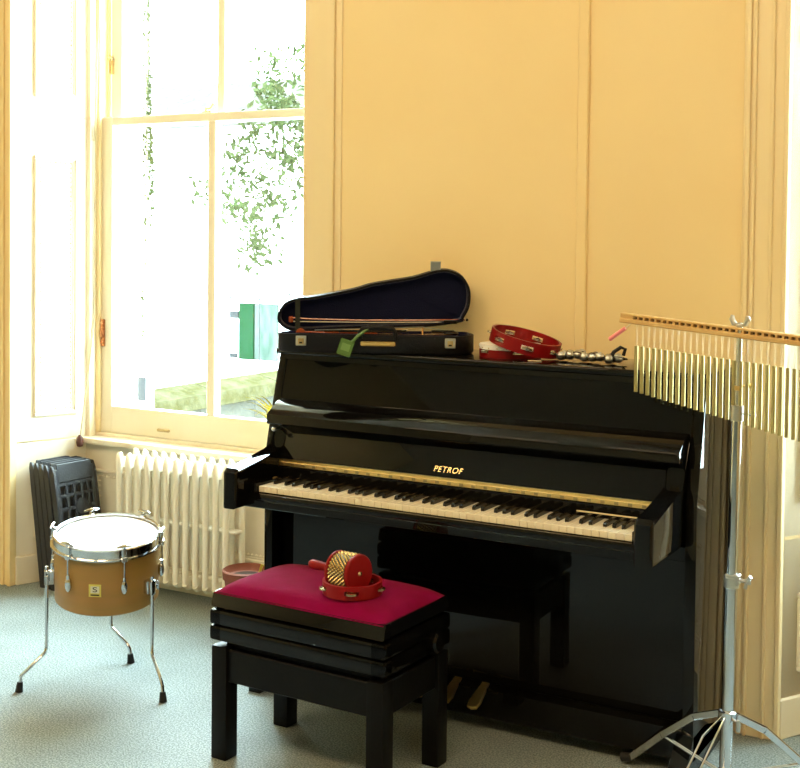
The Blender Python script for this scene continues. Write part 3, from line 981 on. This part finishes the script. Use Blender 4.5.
for dg in (-43, 17, 77, 137, 197, 257):
    a = math.radians(dg)
    T = Matrix.Rotation(a, 4, 'Z')
    lug = B().ball((RD + .008, 0, -.118), .016, (.75, .8, 1.7), mx=T)
    lug = B()
    lug.bm.from_mesh  # no-op
    lug.ball(T @ Vector((RD + .006, 0, -.120)), .0155, (.72, .72, 1.65), n=16)
    lug.cyl(T @ Vector((RD + .008, 0, -.100)), T @ Vector((RD + .008, 0, -.086)), .0055)
    lg = lug.build('lug', 'chrome', dr, world=False)
    c = B().box(RD + .001, RD + .015, -.009, .009, -.034, -.016, .002, mx=T).box(RD - .006, RD + .012, -.007, .007, -.02, .012, .002, mx=T)
    c.build('claw', 'chrome', lg, world=False)
    B().cyl(T @ Vector((RD + .009, 0, -.092)), T @ Vector((RD + .009, 0, .014)), .0028, n=8).cyl(T @ Vector((RD + .009, -.001, .012)), T @ Vector((RD + .009, -.001, .02)), .005, n=8) \
       .tube([T @ Vector((RD + .009, -.026, .018)), T @ Vector((RD + .009, -.01, .020)), T @ Vector((RD + .009, .01, .020)), T @ Vector((RD + .009, .026, .018))], .005, 8, rr=[.0035, .0055, .0055, .0035]) \
       .build('tension_rod', 'chrome', lg, world=False)
# badge with its mark
T = Matrix.Rotation(math.radians(-13), 4, 'Z')
bd = B().box(RD - .003, RD - .0005, -.020, .020, -.150, -.108, .0005, mx=T).build('badge', 'badge', dr, world=False)
B().box(RD - .001, RD + .0000, -.014, .014, -.137, -.114, 0, mx=T).build('badge_field', 'badgew', bd, world=False)
TM = dmx @ T @ Matrix.Translation((RD + .0006, 0, -.1255)) @ Matrix.Rotation(PI / 2, 4, 'Z') @ Matrix.Rotation(PI / 2, 4, 'X')
text_mesh('S', .030, .0003, TM @ Matrix.Diagonal((1.25, .8, 1, 1)), 'badge_mark', 'ink', bd)
B().box(RD - .0008, RD + .0003, -.014, .014, -.1455, -.1415, 0, mx=T).build('badge_line', 'ink', bd, world=False)
# legs
DW = dmx.inverted()
for k, (foot, dg) in enumerate((((-1.361, -.894), -88), ((-.903, -.72), 47), ((-1.239, -.492), 176))):
    a = math.radians(dg)
    T = Matrix.Rotation(a, 4, 'Z')
    br = B().box(RD - .004, RD + .016, -.014, .014, -.165, -.120, .004, 2, mx=T).box(RD + .012, RD + .030, -.011, .011, -.168, -.117, .005, 2, mx=T)
    bo = br.build('leg_bracket', 'chrome', dr, world=False)
    B().cyl(T @ Vector((RD + .022, .010, -.143)), T @ Vector((RD + .022, .026, -.143)), .004).box(RD + .016, RD + .028, .024, .028, -.160, -.127, .003, mx=T).build('wing_screw', 'chrome', bo, world=False)
    top = dmx @ T @ Vector((RD + .022, 0, -.105)); brp = dmx @ T @ Vector((RD + .022, 0, -.16))
    f = Vector((*foot, 0))
    knee = Vector((brp.x, brp.y, .118)) if k != 0 else Vector((brp.x, brp.y, .110))
    out = (f - Vector((knee.x, knee.y, 0)))
    pts = [top, brp, Vector((brp.x, brp.y, .2)), knee + Vector((0, 0, .012)), knee + out * .06 + Vector((0, 0, -.004)), knee + out * .75 + Vector((0, 0, -.048)), f - out * .06 + Vector((0, 0, .050)), f + Vector((0, 0, .012))]
    lg = B().tube(pts, .0058, 10).build('leg', 'chrome', dr)
    d = (pts[-2] - f).normalized()
    B().cyl(f + Vector((0, 0, .0)) + d * .032, f + d * .0 + Vector((0, 0, .001)), .0095, .013, 12).build('rubber_foot', 'rubber', lg)

# ================================================================== STACK OF FOLDED SEATS
def folded_seat(idx, loc, rz, lean, tone):
    mx = Matrix.Translation(loc) @ Matrix.Rotation(rz, 4, 'Z') @ Matrix.Rotation(lean, 4, 'X')
    r = empty('folding_seat', (0, 0, 0), mx=mx)
    W, HH, D = .110, .535, .026
    # local: x width, z height, face towards -y
    b = B()
    # back panel: frame with a grid of square openings
    xs = [-.089, 0, .089]
    zs0 = .18
    cells = {(1, 0), (2, 0), (3, 0), (4, 0), (1, 1), (2, 1), (4, 1), (1, 2), (4, 2), (1, 3), (2, 3), (3, 3), (4, 3)}
    b.box(-W, xs[0] + .004, -.006, 0, .02, HH - .02, .002).box(xs[-1] - .004, W, -.006, 0, .02, HH - .02, .002)
    b.box(-W + .015, W - .015, -.006, 0, HH - .078, HH, .003).box(-W, W, -.006, 0, .02, .20, .002)
    gx = [-.089, -.052, -.044, -.006, .002, .040, .048, .089]
    for x in (-.052, -.012, .028, .062):
        b.box(x - .006, x + .006, -.006, 0, .19, HH - .08)
    for z in (.24, .29, .345, .40, .448):
        b.box(-.089, .089, -.006, 0, z - .006, z + .006)
    b.lathe([(0, -.001), (.034, -.001), (.034, .007), (0, .007)], Matrix.Translation((.02, 0, .345)) @ Matrix.Rotation(PI / 2, 4, 'X'), 20)
    b.build('back_panel', tone, r, world=False)
    B().box(-W + .004, W - .004, .012, .018, .10, HH - .03, .003).build('seat_board', 'plastic', r, world=False)
    for s in (-1, 1):
        x = s * W
        B().prism([(-.008, 0), (-.010, HH - .04), (.0, HH - .008), (.012, HH - .004), (.020, HH - .03), (.020, 0)], 0, x - .006, x + .006, .002).build('side_rail', 'plastic', r, world=False)
    return r
deg = math.radians
spots = [(-2.195, .14, -84, 'plastic', 'black folded plastic seat hard against the panelled reveal, rearmost of the stack'),
         (-2.160, .135, -84, 'plastic', 'black folded plastic seat second from the reveal in the leaning stack'),
         (-2.125, .13, -84, 'plastic', 'black folded plastic seat in the middle of the leaning stack'),
         (-2.090, .125, -83, 'plastic', 'black folded plastic seat just behind the foremost of the leaning stack'),
         (-2.050, .12, -80, 'plastic_lit', 'black folded seat with square holes and light painted into its panel, foremost of the leaning stack')]
for i, (x, y, rz, tone, lab) in enumerate(spots):
    s_ = folded_seat(i, (x + .030, y - .0, 0.0), math.radians(90 + rz + 75), math.radians(-9 + i * -.3), tone)
    tag(s_, lab, 'folding seat', 'folded seats leaning in the corner')

# ================================================================== STAND AND BAR CHIMES
SX, SY = .840, -.50
st = empty('cymbal_stand', (SX, SY, 0))
tag(st, 'tall chrome tripod stand beside the piano holding the bar chimes', 'stand')
hubz = .232
B().cyl((SX, SY, .03), (SX, SY, .60), .0165, n=24).build('lower_tube', 'chrome', st)
B().cyl((SX, SY, .56), (SX, SY, 1.06), .0135, n=24).build('middle_tube', 'chrome', st)
B().cyl((SX, SY, 1.02), (SX, SY, 1.268), .0075, n=16).build('upper_rod', 'chrome', st)
B().cyl((SX, SY, .575), (SX, SY, .602), .0195, n=20).box(SX - .017, SX + .022, SY - .014, SY + .014, .583, .612, .003).build('height_clamp', 'steel', st)
B().cyl((SX + .02, SY, .597), (SX + .038, SY - .004, .597), .005).tube([(SX + .038, SY - .006, .578), (SX + .04, SY - .004, .596), (SX + .052, SY - .008, .612)], .005, 8).box(SX + .034, SX + .052, SY - .008, SY - .002, .590, .604, .002).build('wing_bolt', 'steel', st)
B().cyl((SX, SY, 1.02), (SX, SY, 1.06), .0165, n=20).cyl((SX + .01, SY, 1.04), (SX + .045, SY - .004, 1.038), .003).ball((SX + .045, SY - .004, 1.038), .006).build('top_clamp', 'steel', st)
B().cyl((SX, SY, 1.10), (SX, SY, 1.112), .009).cyl((SX, SY, 1.11), (SX + .03, SY + .006, 1.114), .0035).ball((SX + .032, SY + .006, 1.114), .007).build('side_screw', 'brass', st)
B().lathe([(.024, -.012), (.024, .010), (.018, .014), (.017, .014), (.017, -.012)], Matrix.Translation((SX, SY, hubz)), 24, close=True).build('tripod_hub', 'chrome', st)
B().lathe([(.021, -.010), (.021, .010), (.0168, .010), (.0168, -.010)], Matrix.Translation((SX, SY, .072)), 24, close=True).build('brace_collar', 'chrome', st)
B().tube([(SX + .018, SY - .016, hubz - .004), (SX + .034, SY - .024, hubz - .006)], .004, 8).box(SX + .030, SX + .042, SY - .028, SY - .022, hubz - .032, hubz + .002, .003).build('hub_wing_screw', 'steel', st)
d1 = Vector((.533 - SX, -.41 - SY, 0)); La = d1.length; a1 = math.atan2(d1.y, d1.x)
for k in range(3):
    a = a1 + [0, math.radians(-150 + 0), math.radians(106)][k] * 1.0
    a = [a1, math.atan2(.13, .33), math.radians(-103)][k]
    d = Vector((math.cos(a), math.sin(a), 0)); sd = Vector((-d.y, d.x, 0))
    o_ = Vector((SX, SY, 0))
    p0 = o_ + d * .020 + Vector((0, 0, hubz)); p1 = o_ + d * .10 + Vector((0, 0, hubz - .034)); p3 = o_ + d * (La - .02) + Vector((0, 0, .022)); p2 = p1.lerp(p3, .5) + Vector((0, 0, .006))
    b = B()
    off = .0065
    if k == 2:
        for s in (-1, 1):
            q = [p + sd * (s * w_) for p, w_ in ((p0, .004), (p1, .016), (p2, .016), (p3, .010))]
            b.tube(q, .0035, 8)
    else:
        for s in (-1, 1):
            for A_, C_ in ((p0, p1), (p1, p2), (p2, p3)):
                dd = C_ - A_
                X = Matrix.Translation(A_ + sd * (s * off)) @ dd.to_track_quat('X', 'Z').to_matrix().to_4x4()
                b.box(-.002, dd.length + .002, -.0015, .0015, -.0085, .0085, .0007, mx=X)
    lg = b.build('leg', 'chrome', st)
    bb = B()
    for s in (-1, 1):
        bb.tube([o_ + d * .015 + sd * (s * .004) + Vector((0, 0, .072)), p2 + sd * (s * .004)], .003, 6)
    bb.build('brace', 'chrome', lg)
    pe = o_ + d * La
    B().cyl(p3 + Vector((0, 0, -.002)), pe + d * .01 + Vector((0, 0, .012)), .012, .014, 12).build('rubber_foot', 'rubber', lg)

st.matrix_basis = Matrix.Translation((SX, SY, .002)) @ Matrix.Rotation(math.radians(.85), 4, 'Y')
bc = empty('bar_chimes', (SX + .0187, SY, 1.254), math.radians(-11.7))
tag(bc, 'row of hanging metal chimes under a pale wooden bar on the stand', 'chimes')
# local x along the bar, tubes hang below; gap marks = cord slots on the bar's front
BH, BDp = .0215, .020
XL_, XR_ = -.358, .372
SL = math.tan(math.radians(3.6)); BT = Matrix.Rotation(math.radians(3.6), 4, 'Y')
B().box(XL_, XR_, -.016, .016, -.013, .0, .002, mx=BT).build('lower_bar', 'barwood', bc, world=False)
B().box(XL_ + .0, XR_, -.012, .010, .0075, .0140, .0015, mx=BT).build('upper_bar', 'barwood', bc, world=False)
b = B(); NT = 36; TP = .01850; T0 = XL_ + .048
for i in range(NT + 1):
    x = T0 - TP / 2 + TP * i
    b.box(x - .0032, x + .0032, -.011, .010, -.001, .008, mx=BT)
b.box(XL_, T0 - TP / 2, -.010, .010, -.001, .008, mx=BT)
tag(b.build('spacer_blocks', 'barwood', bc, world=False), kind='stuff')
B().box(T0 - TP / 2, XR_, .004, .008, -.001, .0085, 0, mx=BT).build('slot_backing', mat('dark_slot_wood', (.10, .05, .015), .6), bc, world=False)
for i in range(NT):
    x = T0 + TP * i
    L = .129 + .0021 * i
    z0 = -SL * x - .012; zt = z0 - .062
    tb = B().cyl((x, 0, zt - L), (x, 0, zt), .0056, n=12).build('chime_tube', 'tube', bc, world=False)
    B().tube([(x, -.001, z0), (x, -.001, zt - .004)], .0005, 4).tube([(x + .003, .002, z0), (x + .001, .001, zt - .004)], .0005, 4).build('string', 'string', tb, world=False)
B().cyl((0, 0, 0), (0, 0, .024), .006, n=14).ball((0, 0, .020), .011, (1, .8, .7)).build('wing_nut_boss', 'steel', bc, world=False)
for s in (-1, 1):
    B().tube([(s * .006, 0, .020), (s * .016, 0, .024), (s * .023, 0, .036), (s * .021, 0, .046)], .005, 8, rr=[.004, .008, .008, .005]).build('nut_wing', 'steel', bc, world=False)
B().tube([(XL_ + .040, -.012, .010), (XL_ + .020, -.014, -.006)], .0016, 6).build('beater_cord', 'string', bc, world=False)
B().cyl((XL_ + .020, -.014, -.006), (XL_ - .026, -.016, -.038), .0055, .0062, 12).ball((XL_ - .026, -.016, -.038), .0066, n=10).build('pink_beater', 'pink', bc, world=False)

# ================================================================== POT, SILL PLANT
pt = empty('plant_pot', (-1.085, -.03, 0))
B().lathe([(.0, .0), (.062, .0), (.072, .14), (.082, .215), (.088, .215), (.090, .245), (.082, .250), (.078, .235), (.070, .225), (.0, .222)], Matrix.Translation((-1.085, -.03, 0)), 36).build('pot', 'terracotta', pt)
B().lathe([(.0, .2235), (.071, .2235), (.0, .228)], Matrix.Translation((-1.085, -.03, 0)), 24).build('soil', 'soil', pt)
B().tube([(-1.03, -.03, .225), (-1.02, -.02, .27), (-1.0, 0, .26)], .006, 6).build('stem', 'leaf', pt)
tag(pt, 'terracotta flower pot on the floor behind the bench', 'pot')
sp = empty('strap_leaf_plant', (-1.115, .31, .607))
B().lathe([(0, 0), (.035, 0), (.045, .08), (.049, .08), (.049, .09), (.044, .09), (.0, .085)], Matrix.Translation((-1.140, .290, .607)), 24).build('pot', 'terracotta', sp)
for i in range(16):
    L = .15 + .10 * ((i * 7) % 16) / 16
    o_ = Vector((-1.150, .295, .685))
    reach = (-.15, -.10, -.06, .05, -.12, .10, -.17, -.03)[i % 8] * (1 if i < 8 else .8)
    fwd = -.02 - .03 * (i % 3)
    V = []; F = []
    for k in range(9):
        t = k / 8
        c = o_ + Vector((reach * t ** 1.3, fwd * t, L * (1.5 * t - .75 * t * t * (1 + .35 * (i % 2)))))
        wv = .0055 * (1 - t) ** .6 + .0004
        V += [c - Vector((wv, wv * .5, 0)), c + Vector((0, 0, -.001)), c + Vector((wv, wv * .5, 0))]
    for k in range(8):
        q = k * 3
        F += [(q, q + 1, q + 4, q + 3), (q + 1, q + 2, q + 5, q + 4)]
    b = B(); b._add(V, F); b.build('leaf', 'leaf', sp, recalc=False)
tag(sp, 'yellow-green strap-leaved plant on the window board beside the piano', 'plant')

# ================================================================== OUTSIDE
struct(B().box(-60, 30, .62, 60, -2.15, -2.05), 'ground', 'paving')
par = empty('garden_parapet', (-3.2, 5, -1.2))
tag(par, 'mossy stone parapet wall outside the window', 'wall')
PX = -3.74
y = 1.6
src = None
for course in range(5):
    y = 2.06 + .3 * (course % 2)
    while y < 9:
        b = B().box(0, .30, .004, .60 - .004, .004, .27 - .004, .012)
        if src is None:
            src = b.build('stone', 'stone', par, world=False, loc=(0, 0, 0))
            src.matrix_basis = Matrix.Translation((PX + 3.2, y - 5, course * .30 + .1))
        else:
            b.bm.free()
            share(src, 'stone', par, Matrix.Translation((PX + 3.2 + random.uniform(-.006, .006), y - 5, course * .30 + .1)))
        y += .60
B().box(PX + .01, PX + .29, 2.08, 9.2, -1.2, .35).build('core', 'stone', par)
y = 2.06; src = None
while y < 9:
    b = B().prism([(-.04, 0), (.36, 0), (.36, .09), (.16, .14), (-.04, .09)], 1, .004, .70, .008)
    if src is None:
        src = b.build('coping_stone', 'moss', par, world=False, loc=(0, 0, 0)); src.matrix_basis = Matrix.Translation((PX + 3.2 - .0, y - 5, 1.57))
    else:
        b.bm.free(); share(src, 'coping_stone', par, Matrix.Translation((PX + 3.2, y - 5, 1.57)))
    y += .705
# neighbouring white house, its green door, window and rail
hs_o = empty('white_house', (-20, 25, -2.05))
tag(hs_o, 'white rendered house far beyond the garden wall', 'house')
B().box(-34, -13, 25.1, 31, -2.05, 4.6).build('facade', 'render', hs_o)
B().prism([(24.8, 4.55), (31.3, 4.55), (28, 6.2)], 0, -34.3, -12.7).build('roof', 'stone', hs_o)
B().box(-19.80, -19.30, 25.0, 25.12, -2.04, -.46, .01).build('door', 'gdoor', hs_o)
B().box(-19.28, -18.50, 25.04, 25.12, -2.04, -.46, .01).build('side_door', 'pgreen', hs_o)
B().box(-20.14, -19.86, 25.04, 25.12, -.90, -.70, .005).build('window', 'greywin', hs_o)
B().box(-20.14, -19.90, 25.04, 25.12, -2.02, -1.90, .005).build('vent', 'greywin', hs_o)
for z in (-.14, -.34):
    B().cyl((-20.2, 24.6, z + (.06 if z < -.2 else 0)), (-17.4, 24.6, z), .020, n=8).build('handrail', 'ironrail', hs_o)
for i in range(3):
    B().cyl((-19.8 + i * 1.0, 24.6, -2.05), (-19.8 + i * 1.0, 24.6, -.10), .018, n=8).build('rail_post', 'ironrail', hs_o)
gp = empty('gate_pier', (-4.0, 2.05, -2.05))
B().box(-4.9, -3.29, 1.95, 2.04, -2.05, 5.5, .01).build('shaft', 'render', gp)
B().box(-3.345, -3.285, 1.944, 1.952, .50, .64).build('grey_sign', 'greywin', gp)
tag(gp, 'tall white rendered pier close outside the window', 'pier')


def foliage(name, c, rad, n, size, seed):
    rnd = random.Random(seed)
    b = B(); V = []; F = []
    clumps = [Vector((rnd.gauss(0, .45), rnd.gauss(0, .45), rnd.gauss(0, .45))) for _ in range(26)]
    for i in range(n):
        cl = clumps[rnd.randrange(len(clumps))]
        p = Vector(c) + Vector(((cl.x + rnd.gauss(0, .13)) * rad[0], (cl.y + rnd.gauss(0, .13)) * rad[1], (cl.z + rnd.gauss(0, .10)) * rad[2]))
        u = Vector((rnd.gauss(0, 1), rnd.gauss(0, 1), rnd.gauss(0, 1))).normalized(); v = u.orthogonal().normalized()
        s = size * rnd.uniform(.6, 1.3); k = len(V)
        V += [p - u * s, p + v * s * .4, p + u * s, p - v * s * .4]; F.append((k, k + 1, k + 2, k + 3))
    b._add(V, F)
    return b


tr = empty('garden_tree', (-7.6, 9.4, -2.05))
tag(tr, 'leafy tree with pale green foliage behind the garden wall', 'tree')
B().tube([(-5.9, 9.6, -2.05), (-5.9, 9.55, 1.0), (-6.2, 9.4, 2.2), (-6.8, 9.1, 3.0), (-7.4, 9.0, 3.4)], .09, 8, rr=[.13, .11, .07, .04, .02]).build('trunk', 'bark', tr)
tag(foliage('foliage', (-7.2, 9.1, 2.6), (1.0, .8, 1.25), 2300, .055, 3).build('foliage', 'treeleaf', tr, recalc=False), kind='stuff')
cl = empty('climbing_ivy', (-3.27, 1.93, 1.0))
tag(cl, 'narrow strand of ivy hanging down the edge of the white pier', 'ivy')
tag(foliage('foliage', (-3.262, 1.93, 2.35), (.034, .03, 1.3), 1100, .017, 5).build('foliage', 'treeleaf', cl, recalc=False), kind='stuff')
B().tube([(-3.262, 1.93, 1.45), (-3.27, 1.93, 2.2), (-3.262, 1.93, 4.0)], .006, 6).build('stem', 'bark', cl)
